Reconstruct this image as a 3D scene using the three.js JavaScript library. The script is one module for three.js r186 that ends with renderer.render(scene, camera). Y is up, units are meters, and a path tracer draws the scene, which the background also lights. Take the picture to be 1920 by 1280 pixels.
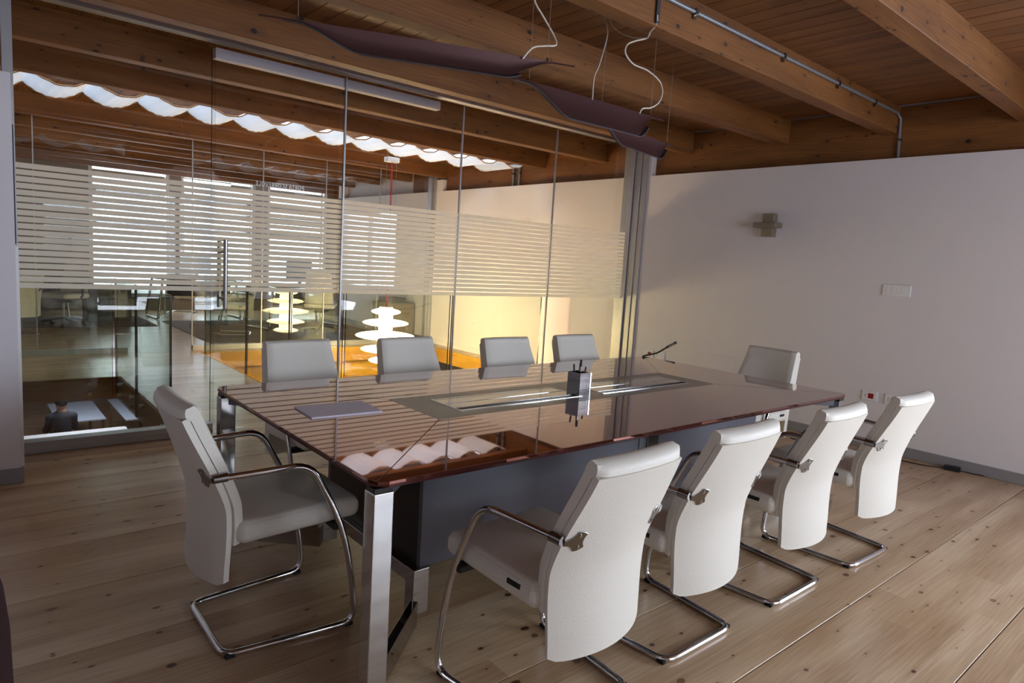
import * as THREE from 'three';
import { RoundedBoxGeometry } from 'three/addons/geometries/RoundedBoxGeometry.js';
import { mergeGeometries, toCreasedNormals } from 'three/addons/utils/BufferGeometryUtils.js';
import { MarchingCubes } from 'three/addons/objects/MarchingCubes.js';
import { FontLoader } from 'three/addons/loaders/FontLoader.js';
import { RectAreaLightUniformsLib } from 'three/addons/lights/RectAreaLightUniformsLib.js';

// ---------------------------------------------------------------- camera, sky, large lights, exposure
const scene = new THREE.Scene();
const camera = new THREE.PerspectiveCamera(54.71, 1.5, 0.05, 120);
camera.position.set(0, 1.4, 0);
const basis = new THREE.Matrix4().makeBasis(
  new THREE.Vector3(0.76361909, 0.06133103, 0.64274753),
  new THREE.Vector3(0.03067863, 0.99090753, -0.13100036),
  new THREE.Vector3(-0.64493775, 0.11975299, 0.75479436));
camera.quaternion.setFromRotationMatrix(basis);
scene.add(camera);
scene.background = new THREE.Color(0.80, 0.90, 1.0);   // even overcast sky
scene.backgroundIntensity = 1.6;
const renderer = new THREE.WebGLRenderer({ antialias: true });
renderer.toneMapping = THREE.LinearToneMapping;
renderer.toneMappingExposure = 2.5;
renderer.shadowMap.enabled = true;
RectAreaLightUniformsLib.init();
const DAY = new THREE.Color(0.74, 0.82, 1.0);
function daylight(name, w, h, at, towards, intensity) {     // the daylight that fills one window opening
  const l = new THREE.RectAreaLight(DAY, intensity, w, h);
  l.name = name; l.position.set(...at); l.lookAt(...towards); scene.add(l);
}
daylight('window_daylight', 2.3, 1.5, [6.21, 1.45, 1.35], [0, 1.45, 1.35], 8.2);
daylight('window_daylight', 2.6, 1.5, [3.1, 1.5, 3.04], [3.1, 1.5, 0], 3.0);
daylight('skylight_daylight', 7.2, 0.68, [2.0, 3.14, -7.08], [2.0, 0, -7.08], 2.6);
daylight('office_daylight', 1.4, 2.4, [2.7, 1.55, -15.02], [2.7, 1.45, 0], 1.3);
daylight('office_daylight', 1.5, 2.4, [4.35, 1.55, -15.02], [4.35, 1.45, 0], 1.3);
daylight('office_daylight', 1.4, 2.4, [6.05, 1.55, -15.02], [6.05, 1.45, 0], 1.3);

// ---------------------------------------------------------------- helpers
let seed = 20240611;
const rnd = () => { seed = (seed + 0x6d2b79f5) | 0; let t = Math.imul(seed ^ (seed >>> 15), 1 | seed); t = (t + Math.imul(t ^ (t >>> 7), 61 | t)) ^ t; return ((t ^ (t >>> 14)) >>> 0) / 4294967296; };
const V = (x, y, z) => new THREE.Vector3(x, y, z);
const used = {};
function numbered(name) { const n = used[name] = (used[name] ?? -1) + 1; return n ? name + '_' + String(n).padStart(3, '0') : name; }
function mesh(name, geo, m, parent) {
  const o = new THREE.Mesh(geo, m); o.name = parent ? name : numbered(name);
  o.castShadow = o.receiveShadow = true; (parent ?? scene).add(o); return o;
}
function group(name, at = [0, 0, 0], turn = 0) { const o = new THREE.Group(); o.name = numbered(name); o.position.set(...at); o.rotation.y = turn; scene.add(o); return o; }
function tag(o, label, category, grp) { o.userData.label = label; o.userData.category = category; if (grp) o.userData.group = grp; return o; }
function structure(o) { o.userData.kind = 'structure'; return o; }
function copy(o, name) { const c = o.clone(); c.name = numbered(name); c.userData = { ...o.userData }; scene.add(c); return c; }
const merge = (list) => mergeGeometries(list.map((g) => { const q = g.index ? g.toNonIndexed() : g; for (const k of Object.keys(q.attributes)) if (!['position', 'normal', 'uv'].includes(k)) q.deleteAttribute(k); return q; }));
function bx(x0, x1, y0, y1, z0, z1, r = 0) {              // a box between two corners, uv in metres
  const w = x1 - x0, h = y1 - y0, d = z1 - z0;
  let g = r ? new RoundedBoxGeometry(w, h, d, 2, Math.min(r, w / 2.01, h / 2.01, d / 2.01)) : new THREE.BoxGeometry(w, h, d);
  if (g.index) g = g.toNonIndexed();
  g.translate((x0 + x1) / 2, (y0 + y1) / 2, (z0 + z1) / 2);
  return metreUV(g);
}
function metreUV(g, su = 1, sv = 1, ou = 0, ov = 0) {      // box-mapped uv in metres; grain (u) along x, on faces across x along z
  const p = g.attributes.position, n = g.attributes.normal, uv = new Float32Array(p.count * 2);
  for (let i = 0; i < p.count; i++) {
    const ax = Math.abs(n.getX(i)), ay = Math.abs(n.getY(i)), az = Math.abs(n.getZ(i)), x = p.getX(i), y = p.getY(i), z = p.getZ(i);
    let u, v; if (ax > ay && ax > az) { u = z; v = y; } else if (ay > az) { u = x; v = z; } else { u = x; v = y; }
    uv[2 * i] = u * su + ou; uv[2 * i + 1] = v * sv + ov;
  }
  g.setAttribute('uv', new THREE.BufferAttribute(uv, 2)); return g;
}
function prism(prof, l0, l1, su, sv, ou, ov) {             // profile [z, y] swept along x; u along the length, v round the profile
  const P = [], N = [], U = []; let s = 0; const n = prof.length;
  for (let i = 0; i < n; i++) {
    const a = prof[i], b = prof[(i + 1) % n], dz = b[0] - a[0], dy = b[1] - a[1], L = Math.hypot(dz, dy), nz = dy / L, ny = -dz / L;
    const q = [[l0, a, s], [l1, a, s], [l1, b, s + L], [l0, a, s], [l1, b, s + L], [l0, b, s + L]];
    for (const [x, c, t] of q) { P.push(x, c[1], c[0]); N.push(0, ny, nz); U.push(x * su + ou, t * sv + ov); }
    s += L;
  }
  const cz = prof.reduce((t, c) => t + c[0], 0) / n, cy = prof.reduce((t, c) => t + c[1], 0) / n;
  for (const [x, d] of [[l0, -1], [l1, 1]]) for (let i = 0; i < n; i++) {
    const a = prof[i], b = prof[(i + 1) % n], tri = d < 0 ? [[cz, cy], a, b] : [[cz, cy], b, a];
    for (const c of tri) { P.push(x, c[1], c[0]); N.push(d, 0, 0); U.push(c[0] * su + ou, c[1] * sv + ov); }
  }
  const g = new THREE.BufferGeometry();
  g.setAttribute('position', new THREE.Float32BufferAttribute(P, 3)); g.setAttribute('normal', new THREE.Float32BufferAttribute(N, 3)); g.setAttribute('uv', new THREE.Float32BufferAttribute(U, 2));
  return g;
}
function rounded(points, radius) {                         // polyline with filleted corners -> CurvePath
  const path = new THREE.CurvePath(), p = points.map((q) => V(...q)); let from = p[0];
  for (let i = 1; i < p.length - 1; i++) {
    const r = Array.isArray(radius) ? radius[i] : radius, a = p[i].clone().add(p[i - 1].clone().sub(p[i]).setLength(Math.min(r, p[i].distanceTo(p[i - 1]) * 0.49))), b = p[i].clone().add(p[i + 1].clone().sub(p[i]).setLength(Math.min(r, p[i].distanceTo(p[i + 1]) * 0.49)));
    path.add(new THREE.LineCurve3(from, a)); path.add(new THREE.QuadraticBezierCurve3(a, p[i], b)); from = b;
  }
  path.add(new THREE.LineCurve3(from, p[p.length - 1])); return path;
}
const tube = (pts, r, fillet, seg = 60, sides = 10) => new THREE.TubeGeometry(rounded(pts, fillet), seg, r, sides, false);
const spline = (pts, r, seg = 40, sides = 6) => new THREE.TubeGeometry(new THREE.CatmullRomCurve3(pts.map((q) => V(...q))), seg, r, sides, false);
function rod(a, b, r, sides = 8) { const p = V(...a), q = V(...b), g = new THREE.CylinderGeometry(r, r, p.distanceTo(q), sides); g.applyQuaternion(new THREE.Quaternion().setFromUnitVectors(V(0, 1, 0), q.clone().sub(p).normalize())); const c = p.add(q).multiplyScalar(0.5); return g.translate(c.x, c.y, c.z); }
function slab(nu, nv, at, thick) {                         // closed sheet: at(u, v) in [-1,1]x[0,1] gives its middle, thick(u, v) gives [front, back] offsets
  const P = [], I = [], U = [], id = (s, i, j) => s * (nu + 1) * (nv + 1) + j * (nu + 1) + i, e = 1e-3;
  for (let s = 0; s < 2; s++) for (let j = 0; j <= nv; j++) for (let i = 0; i <= nu; i++) {
    const u = -1 + 2 * i / nu, v = j / nv, c = at(u, v), du = at(Math.min(1, u + e), v).sub(at(Math.max(-1, u - e), v)), dv = at(u, Math.min(1, v + e)).sub(at(u, Math.max(0, v - e)));
    const n = du.cross(dv).normalize(), t = thick(u, v)[s];
    c.addScaledVector(n, t); P.push(c.x, c.y, c.z); U.push(u * 0.25, v * 0.6);
  }
  for (let j = 0; j < nv; j++) for (let i = 0; i < nu; i++) {
    I.push(id(0, i, j), id(0, i + 1, j), id(0, i + 1, j + 1), id(0, i, j), id(0, i + 1, j + 1), id(0, i, j + 1));
    I.push(id(1, i, j), id(1, i + 1, j + 1), id(1, i + 1, j), id(1, i, j), id(1, i, j + 1), id(1, i + 1, j + 1));
  }
  const wall = (a, b, flip) => { const q = [id(0, ...a), id(1, ...a), id(1, ...b), id(0, ...a), id(1, ...b), id(0, ...b)]; if (flip) q.reverse(); I.push(...q); };
  for (let i = 0; i < nu; i++) { wall([i, 0], [i + 1, 0]); wall([i, nv], [i + 1, nv], true); }
  for (let j = 0; j < nv; j++) { wall([0, j], [0, j + 1], true); wall([nu, j], [nu, j + 1]); }
  const g = new THREE.BufferGeometry(); g.setAttribute('position', new THREE.Float32BufferAttribute(P, 3)); g.setAttribute('uv', new THREE.Float32BufferAttribute(U, 2)); g.setIndex(I);
  return toCreasedNormals(g, 0.7);
}

// ---------------------------------------------------------------- textures
const hash = (x, y, s) => { let h = Math.imul(x | 0, 374761393) + Math.imul(y | 0, 668265263) + Math.imul(s, 1274126177); h = Math.imul(h ^ (h >>> 13), 1274126177); return ((h ^ (h >>> 16)) >>> 0) / 4294967296; };
function vnoise(x, y, px, py, s) {
  const ix = Math.floor(x), iy = Math.floor(y), fx = x - ix, fy = y - iy, a = fx * fx * (3 - 2 * fx), b = fy * fy * (3 - 2 * fy), X0 = ((ix % px) + px) % px, X1 = (X0 + 1) % px, Y0 = ((iy % py) + py) % py, Y1 = (Y0 + 1) % py;
  return (hash(X0, Y0, s) * (1 - a) + hash(X1, Y0, s) * a) * (1 - b) + (hash(X0, Y1, s) * (1 - a) + hash(X1, Y1, s) * a) * b;
}
function woodTexture({ W, H, sx, sy, stave, light, dark, knot, knots, knotSize, tone, s, ringAmount = 0.2, ringSize = 0.010 }) {
  const data = new Uint8Array(W * H * 4), ns = Math.round(sy / stave), shift = [];
  const K = [];
  for (let i = 0; i < knots; i++) K.push([hash(i, 1, s) * sx, hash(i, 2, s) * sy, knotSize * (0.35 + 1.2 * hash(i, 3, s) ** 2), 0.45 + 0.35 * hash(i, 4, s), 0.45 + 0.55 * hash(i, 5, s)]);
  for (let j = 0; j < ns; j++) { const list = []; let u = hash(j, 11, s) * sx; const n = 2 + Math.floor(hash(j, 12, s) * 2); for (let k = 0; k < n; k++) list.push(u = (u + sx / n * (0.7 + 0.6 * hash(j, 20 + k, s))) % sx); list.sort((a, b) => a - b); shift.push(list); }
  const shade = new Float32Array(W * H), ring = new Float32Array(W * H);
  for (const [ku, kv, a, ratio, d] of K) {
    const R = a * 4, x0 = Math.floor((ku - R * 2) / sx * W), x1 = Math.ceil((ku + R * 2) / sx * W), y0 = Math.floor((kv - R) / sy * H), y1 = Math.ceil((kv + R) / sy * H);
    for (let y = y0; y <= y1; y++) for (let x = x0; x <= x1; x++) {
      const du = (x / W * sx - ku) / a, dv = (y / H * sy - kv) / (a * ratio), r = Math.hypot(du, dv), far = Math.hypot(du * 0.4, dv), i = ((y % H) + H) % H * W + ((x % W) + W) % W;
      const core = Math.max(0, Math.min(1, (1.08 - r) * 5)) * d, halo = Math.exp(-far * far * 0.35) * 0.28 * d;
      shade[i] = Math.max(shade[i], core); ring[i] = Math.max(ring[i], halo);
    }
  }
  for (let y = 0; y < H; y++) for (let x = 0; x < W; x++) {
    const u = x / W * sx, v = y / H * sy, j = Math.min(ns - 1, Math.floor(v / stave)); let seg = shift[j].findIndex((c) => u < c); if (seg < 0) seg = 0;
    const t = (hash(j, seg + 40, s) - 0.5) * tone, bend = vnoise(u * 1.5, v * 9, Math.round(sx * 1.5), Math.round(sy * 9), s + 1) * 0.06 + ring[y * W + x] * 0.03;
    const rings = 0.5 + 0.5 * Math.sin((v + bend + hash(j, seg + 60, s)) * 2 * Math.PI / (ringSize * (1 + 1.2 * hash(j, seg + 70, s))));
    const grain = vnoise(u * 8, v * 260, Math.round(sx * 8), Math.round(sy * 260), s + 2), cloud = vnoise(u * 2, v * 14, Math.round(sx * 2), Math.round(sy * 14), s + 3);
    let f = ringAmount * rings + 0.30 * grain + (0.64 - ringAmount) * cloud + t + ring[y * W + x];
    f = Math.max(0, Math.min(1, f));
    const joint = Math.min(v - j * stave, (j + 1) * stave - v) < sy / H * 0.9 ? 0.06 : 0, k = shade[y * W + x], i = (y * W + x) * 4;
    for (let c = 0; c < 3; c++) { const w = (light[c] + (dark[c] - light[c]) * f) * (1 - joint); data[i + c] = Math.max(0, Math.min(255, w + (knot[c] - w) * k)); }
    data[i + 3] = 255;
  }
  const tx = new THREE.DataTexture(data, W, H); tx.colorSpace = THREE.SRGBColorSpace; tx.wrapS = tx.wrapT = THREE.RepeatWrapping; tx.magFilter = THREE.LinearFilter; tx.minFilter = THREE.LinearMipmapLinearFilter; tx.generateMipmaps = true; tx.needsUpdate = true; return tx;
}
function grainTexture(N, f, octaves, s, lo = 0, hi = 255) { // even grey noise for relief
  const data = new Uint8Array(N * N * 4);
  for (let y = 0; y < N; y++) for (let x = 0; x < N; x++) {
    let a = 0, w = 0.5, q = f; for (let o = 0; o < octaves; o++) { a += w * vnoise(x / N * q, y / N * q, q, q, s + o); w /= 2; q *= 2; }
    const v = lo + (hi - lo) * a / (1 - 2 * w + w); data.set([v, v, v, 255], (y * N + x) * 4);
  }
  const tx = new THREE.DataTexture(data, N, N); tx.wrapS = tx.wrapT = THREE.RepeatWrapping; tx.magFilter = THREE.LinearFilter; tx.needsUpdate = true; return tx;
}
const FLOOR_S = [4.0, 1.892], BEAM_S = [3.0, 0.86], BOARD_S = [3.0, 1.056];
const floorTex = woodTexture({ W: 2048, H: 1024, sx: FLOOR_S[0], sy: FLOOR_S[1], stave: FLOOR_S[1] / 16, light: [218, 192, 160], dark: [160, 124, 88], knot: [74, 44, 28], knots: 210, knotSize: 0.0135, tone: 0.42, s: 5, ringAmount: 0.10, ringSize: 0.016 });
const beamTex = woodTexture({ W: 1536, H: 768, sx: BEAM_S[0], sy: BEAM_S[1], stave: BEAM_S[1] / 20, light: [152, 99, 47], dark: [98, 57, 20], knot: [40, 20, 9], knots: 85, knotSize: 0.014, tone: 0.16, s: 9 });
const boardTex = woodTexture({ W: 1536, H: 768, sx: BOARD_S[0], sy: BOARD_S[1], stave: 0.132, light: [146, 95, 45], dark: [90, 53, 20], knot: [60, 32, 15], knots: 46, knotSize: 0.011, tone: 0.30, s: 13 });
const plasterTex = grainTexture(512, 24, 4, 31), leatherTex = grainTexture(512, 64, 3, 41), brushTex = (() => {
  const N = 256, data = new Uint8Array(N * N * 4); for (let y = 0; y < N; y++) for (let x = 0; x < N; x++) { const v = 120 + 90 * vnoise(x / N * 4, y, 4, N, 77) + 30 * vnoise(x / N * 30, y, 30, N, 78); data.set([v, v, v, 255], (y * N + x) * 4); }
  const t = new THREE.DataTexture(data, N, N); t.wrapS = t.wrapT = THREE.RepeatWrapping; t.magFilter = THREE.LinearFilter; t.needsUpdate = true; return t; })();
plasterTex.repeat.set(1.2, 1.2); leatherTex.repeat.set(5, 5); brushTex.repeat.set(2, 2);

// ---------------------------------------------------------------- materials
const std = (o) => new THREE.MeshStandardMaterial(o), phy = (o) => new THREE.MeshPhysicalMaterial(o);
const M = {
  floor: std({ map: floorTex, roughness: 0.28 }),
  beam: std({ map: beamTex, roughness: 0.62 }),
  board: std({ map: boardTex, roughness: 0.6 }),
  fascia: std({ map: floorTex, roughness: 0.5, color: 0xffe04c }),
  dark: std({ color: 0x1c1512, roughness: 0.35 }),
  plaster: std({ color: 0xe9e5ea, roughness: 0.92, bumpMap: plasterTex, bumpScale: 0.0012 }),
  skirting: std({ color: 0x9a989c, roughness: 0.55, metalness: 0.2 }),
  aluminium: std({ color: 0xb4b4b8, roughness: 0.42, metalness: 0.75 }),
  track: std({ color: 0xb6b2bc, roughness: 0.6 }),
  chrome: std({ color: 0xd2d2d4, roughness: 0.09, metalness: 1 }),
  steel: std({ color: 0x949290, roughness: 0.3, metalness: 1, roughnessMap: brushTex }),
  polished: std({ color: 0xb8b4b0, roughness: 0.07, metalness: 1 }),
  brushedPanel: std({ color: 0x6a6a72, roughness: 0.5, metalness: 0.55, bumpMap: brushTex, bumpScale: 0.0002 }),
  glass: phy({ color: 0xfafbfa, transmission: 1, thickness: 0, roughness: 0, ior: 1.5 }),
  glassGreen: phy({ color: 0xe9f0ea, transmission: 1, thickness: 0, roughness: 0, ior: 1.5 }),
  glassEdge: std({ color: 0x16251f, roughness: 0.15 }),
  film: phy({ color: 0xf0ebe0, transmission: 0.45, thickness: 0, roughness: 1 }),
  letters: std({ color: 0xf4f2ee, roughness: 0.8 }),
  leather: std({ color: 0xe4dfd4, roughness: 0.5, bumpMap: leatherTex, bumpScale: 0.0006 }),
  seam: std({ color: 0xa89c88, roughness: 0.7 }),
  black: std({ color: 0x111114, roughness: 0.5 }),
  rubber: std({ color: 0x17171a, roughness: 0.8 }),
  mahogany: phy({ color: 0x8c5048, metalness: 0.86, roughness: 0.03, clearcoat: 1, clearcoatRoughness: 0.01 }),
  inlay: phy({ color: 0x6e655e, roughness: 0.24, ior: 1.5 }),
  tableEdge: phy({ color: 0x48100f, roughness: 0.3 }),
  paper: std({ color: 0xefecf8, roughness: 0.85 }),
  fin: std({ color: 0x5a3c3c, roughness: 0.45, metalness: 0.5 }),
  finLip: std({ color: 0x3e3438, roughness: 0.7, metalness: 0.1 }),
  cable: std({ color: 0xd6ccbe, roughness: 0.5 }),
  wire: std({ color: 0xb0a090, roughness: 0.4, metalness: 0.6 }),
  redCable: std({ color: 0xb8331c, roughness: 0.6 }),
  conduit: std({ color: 0x8d9096, roughness: 0.45, metalness: 0.5 }),
  white: std({ color: 0xf2f2f4, roughness: 0.35 }),
  red: std({ color: 0x9c1018, roughness: 0.45 }),
  lampMetal: std({ color: 0x9c9080, roughness: 0.4, metalness: 0.6 }),
  cloth: phy({ color: 0xe6eaf0, transmission: 0.5, thickness: 0, roughness: 1 }),
  piping: std({ color: 0xb08a60, roughness: 0.8 }),
  lampGlow: std({ color: 0xfff2dc, roughness: 0.6, emissive: new THREE.Color(1, 0.80, 0.50), emissiveIntensity: 10 }),
  tubeGlow: std({ color: 0xffffff, roughness: 0.5, emissive: new THREE.Color(0.95, 0.97, 1), emissiveIntensity: 3 }),
  rug: std({ color: 0x6c6058, roughness: 0.95, bumpMap: leatherTex, bumpScale: 0.002 }),
  deskTop: std({ color: 0x77706a, roughness: 0.35 }),
  charcoal: std({ color: 0x38363a, roughness: 0.7 }),
  cabinet: std({ color: 0x857560, roughness: 0.6 }),
  maroon: std({ color: 0x2e0f14, roughness: 0.75, bumpMap: leatherTex, bumpScale: 0.001 }),
  slate: std({ color: 0xaab4c4, roughness: 0.3 }),
  skin: std({ color: 0xb98a6c, roughness: 0.6 }),
  hair: std({ color: 0x1a120e, roughness: 0.7 }),
  shirt: std({ color: 0x2a2a32, roughness: 0.9 }),
};

// ---------------------------------------------------------------- setting: floor
const XL = -1.8, XR = 5.97, VOID_L = [XL, 1.28, -7.6, -5.32], VOID_R = [2.4, 5.75, -8.95, -6.1];
const floor = structure(group('floor'));
{
  const rowAt = (k) => -0.605 - 0.473 * k, cuts = [VOID_L, VOID_R];
  for (let k = -7; k < 31; k++) {
    const z1 = rowAt(k), z0 = rowAt(k + 1), edges = [z0, z1, ...cuts.flatMap((c) => [c[2], c[3]]).filter((z) => z > z0 + 0.02 && z < z1 - 0.02)].sort((a, b) => a - b);
    for (let e = 0; e + 1 < edges.length; e++) {
      const a = edges[e], b = edges[e + 1], mid = (a + b) / 2; let spans = [[XL, k > 18 ? 7.5 : XR + 0.02]];
      for (const c of cuts) if (mid > c[2] && mid < c[3]) spans = spans.flatMap(([p, q]) => [[p, Math.min(q, c[0])], [Math.max(p, c[1]), q]].filter(([s, t]) => t - s > 0.02));
      for (const [p, q] of spans) {
        const g = 0.0022, c = 0.0012, A = a + g, B = b - g, prof = [[B, -c], [B - c, 0], [A + c, 0], [A, -c], [A, -0.018], [B, -0.018]].reverse();
        const geo = prism(prof, p, q, 1 / FLOOR_S[0], 1 / FLOOR_S[1], ((k * 0.618) % 1 + 1) % 1, 0);
        // v runs across the plank, each row on its own band of the texture
        const P = geo.attributes.position, U = geo.attributes.uv; for (let i = 0; i < P.count; i++) U.setY(i, (((k % 4) + 4) % 4) * 0.25 + Math.min(0.2495, Math.max(0.0005, (z1 - P.getZ(i)) / FLOOR_S[1])));
        mesh('plank', geo, M.floor, floor);
      }
    }
  }
  const y0 = -0.19, y1 = -0.018, sub = [];
  const block = (x0, x1, z0, z1) => sub.push(bx(x0, x1, y0, y1, z0, z1));
  block(-2, 7.7, VOID_L[3], 3); block(VOID_L[1], 7.7, VOID_R[3], VOID_L[3]); block(VOID_L[1], VOID_R[0], VOID_L[2], VOID_R[3]); block(-2, VOID_R[0], VOID_R[2], VOID_L[2]); block(VOID_R[1], 7.7, VOID_R[2], VOID_R[3]); block(-2, 7.7, -15.2, VOID_R[2]);
  mesh('subfloor', merge(sub), M.dark, floor);
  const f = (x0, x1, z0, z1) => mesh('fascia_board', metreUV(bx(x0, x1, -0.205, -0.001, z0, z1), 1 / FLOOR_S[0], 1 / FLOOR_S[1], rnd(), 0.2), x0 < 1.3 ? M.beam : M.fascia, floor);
  f(VOID_L[0], VOID_L[1], VOID_L[2] - 0.001, VOID_L[2] + 0.03); f(VOID_L[0], VOID_L[1], VOID_L[3] - 0.03, VOID_L[3] + 0.001); f(VOID_L[1] - 0.03, VOID_L[1] + 0.001, VOID_L[2] + 0.03, VOID_L[3] - 0.03);
  f(VOID_R[0], VOID_R[1], VOID_R[2] - 0.001, VOID_R[2] + 0.03); f(VOID_R[0], VOID_R[1], VOID_R[3] - 0.03, VOID_R[3] + 0.001); f(VOID_R[0] - 0.001, VOID_R[0] + 0.03, VOID_R[2] + 0.03, VOID_R[3] - 0.03); f(VOID_R[1] - 0.03, VOID_R[1] + 0.001, VOID_R[2] + 0.03, VOID_R[3] - 0.03);
}
{ // the storey below, seen down the openings: pine floor, wood-clad stair shaft, walls
  const low = structure(group('floor_lower'));
  for (let k = 0; k < 30; k++) mesh('plank', prism([[-4.5 - k * 0.6, -3], [-4.5 - k * 0.6, -3.02], [-5.096 - k * 0.6, -3.02], [-5.096 - k * 0.6, -3]].reverse(), -2, 7.7, 1 / FLOOR_S[0], 1 / FLOOR_S[1], rnd(), (k % 4) * 0.25), M.floor, low);
  mesh('subfloor', bx(-2.2, 7.9, -3.2, -3.021, -22.7, -4), M.dark, low);
  const w = structure(group('wall_lower'));
  mesh('wall_panel', bx(-2.2, 7.9, -3, -0.19, -22.7, -22.5), M.plaster, w); mesh('wall_panel', bx(-2.2, -2.0, -3, -0.19, -22.5, -4), M.plaster, w);
  mesh('wall_panel', bx(7.7, 7.9, -3, -0.19, -22.5, -4), M.plaster, w); mesh('wall_panel', bx(-2.2, 7.9, -3, -0.19, -4.2, -4), M.plaster, w);
  mesh('ceiling_panel', bx(-2.2, 7.9, -0.38, -0.19, -22.7, -15.2), M.plaster, w);
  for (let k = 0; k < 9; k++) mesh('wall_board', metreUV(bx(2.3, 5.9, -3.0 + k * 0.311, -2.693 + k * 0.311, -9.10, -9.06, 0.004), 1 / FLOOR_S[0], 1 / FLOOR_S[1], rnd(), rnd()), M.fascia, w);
}
// ---------------------------------------------------------------- setting: ceiling
const CEIL = 2.865, SKY = [-1.6, 5.6, -7.42, -6.74];
const ceiling = structure(group('ceiling'));
{
  const variants = {}, boardLen = (z0, z1, v) => variants[z0 + '|' + z1 + '|' + v] ??= prism([[0.0655, 0.022], [-0.0655, 0.022], [-0.0655, 0.004], [-0.0615, 0], [0.0615, 0], [0.0655, 0.004]], -z1, -z0, 1 / BOARD_S[0], 1 / BOARD_S[1], v * 0.37, 0.125 * v + 0.07).rotateY(Math.PI / 2);
  for (let k = 0; k < 59; k++) {
    const x = XL + 0.066 + k * 0.132; if (x > 6.03) break; const v = (k * 5 + Math.floor(rnd() * 3)) % 8, inSky = x > SKY[0] && x < SKY[1];
    for (const [z0, z1] of inSky ? [[SKY[3], 2.8], [-9.2, SKY[2]]] : [[-9.2, 2.8]]) mesh('board', boardLen(z0, z1, v), M.board, ceiling).position.set(x, CEIL, 0);
  }
  for (let k = 0; k < 70; k++) { const x = XL + 0.066 + k * 0.132; mesh('board', boardLen(-14.9, -9.2, (k * 3) % 8), M.board, ceiling).position.set(x, CEIL, 0); }
  const deck = []; const y0 = CEIL + 0.0221, y1 = 3.1;
  deck.push(bx(-2.1, 7.9, y0, y1, SKY[3], 3.1), bx(-2.1, 7.9, y0, y1, -15.3, SKY[2]), bx(-2.1, SKY[0], y0, y1, SKY[2], SKY[3]), bx(SKY[1], 7.9, y0, y1, SKY[2], SKY[3]));
  mesh('roof_deck', merge(deck), M.dark, ceiling);
  const fronts = [2.41, 1.46, 0.52, -0.43, -1.36, -2.305, -3.25, -4.31, -5.52, -6.60, -8.92, -9.98, -11.04, -12.1, -13.16, -14.2];
  fronts.forEach((z, i) => {
    const b = 0.004, h = 2.65, p = [[z, CEIL], [z, h + b], [z - b, h], [z - 0.12 + b, h], [z - 0.12, h + b], [z - 0.12, CEIL]];
    const geo = prism(p.reverse(), XL, z < -9 ? 7.5 : XR + 0.07, 1 / BEAM_S[0], 1 / BEAM_S[1], (i * 0.317) % 1, (i * 0.23) % 1);
    mesh('beam', geo, M.beam, ceiling);
  });
  mesh('girder', metreUV(bx(XR + 0.07, XR + 0.3, 2.3, CEIL, -9.9, 2.9), 1 / BEAM_S[0], 1 / BEAM_S[1], 0.3, 0.1), M.beam, ceiling);
}
{ // skylight strip in the corridor roof
  const w = structure(group('window_1'));
  mesh('curb', merge([bx(SKY[0] - 0.04, SKY[1] + 0.04, CEIL - 0.02, 3.16, SKY[3], SKY[3] + 0.04), bx(SKY[0] - 0.04, SKY[1] + 0.04, CEIL - 0.02, 3.16, SKY[2] - 0.04, SKY[2]), bx(SKY[0] - 0.04, SKY[0], CEIL - 0.02, 3.16, SKY[2], SKY[3]), bx(SKY[1], SKY[1] + 0.04, CEIL - 0.02, 3.16, SKY[2], SKY[3])]), M.board, w);
  mesh('glass_pane', bx(SKY[0], SKY[1], 3.12, 3.13, SKY[2], SKY[3]), M.glass, w);
}
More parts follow.
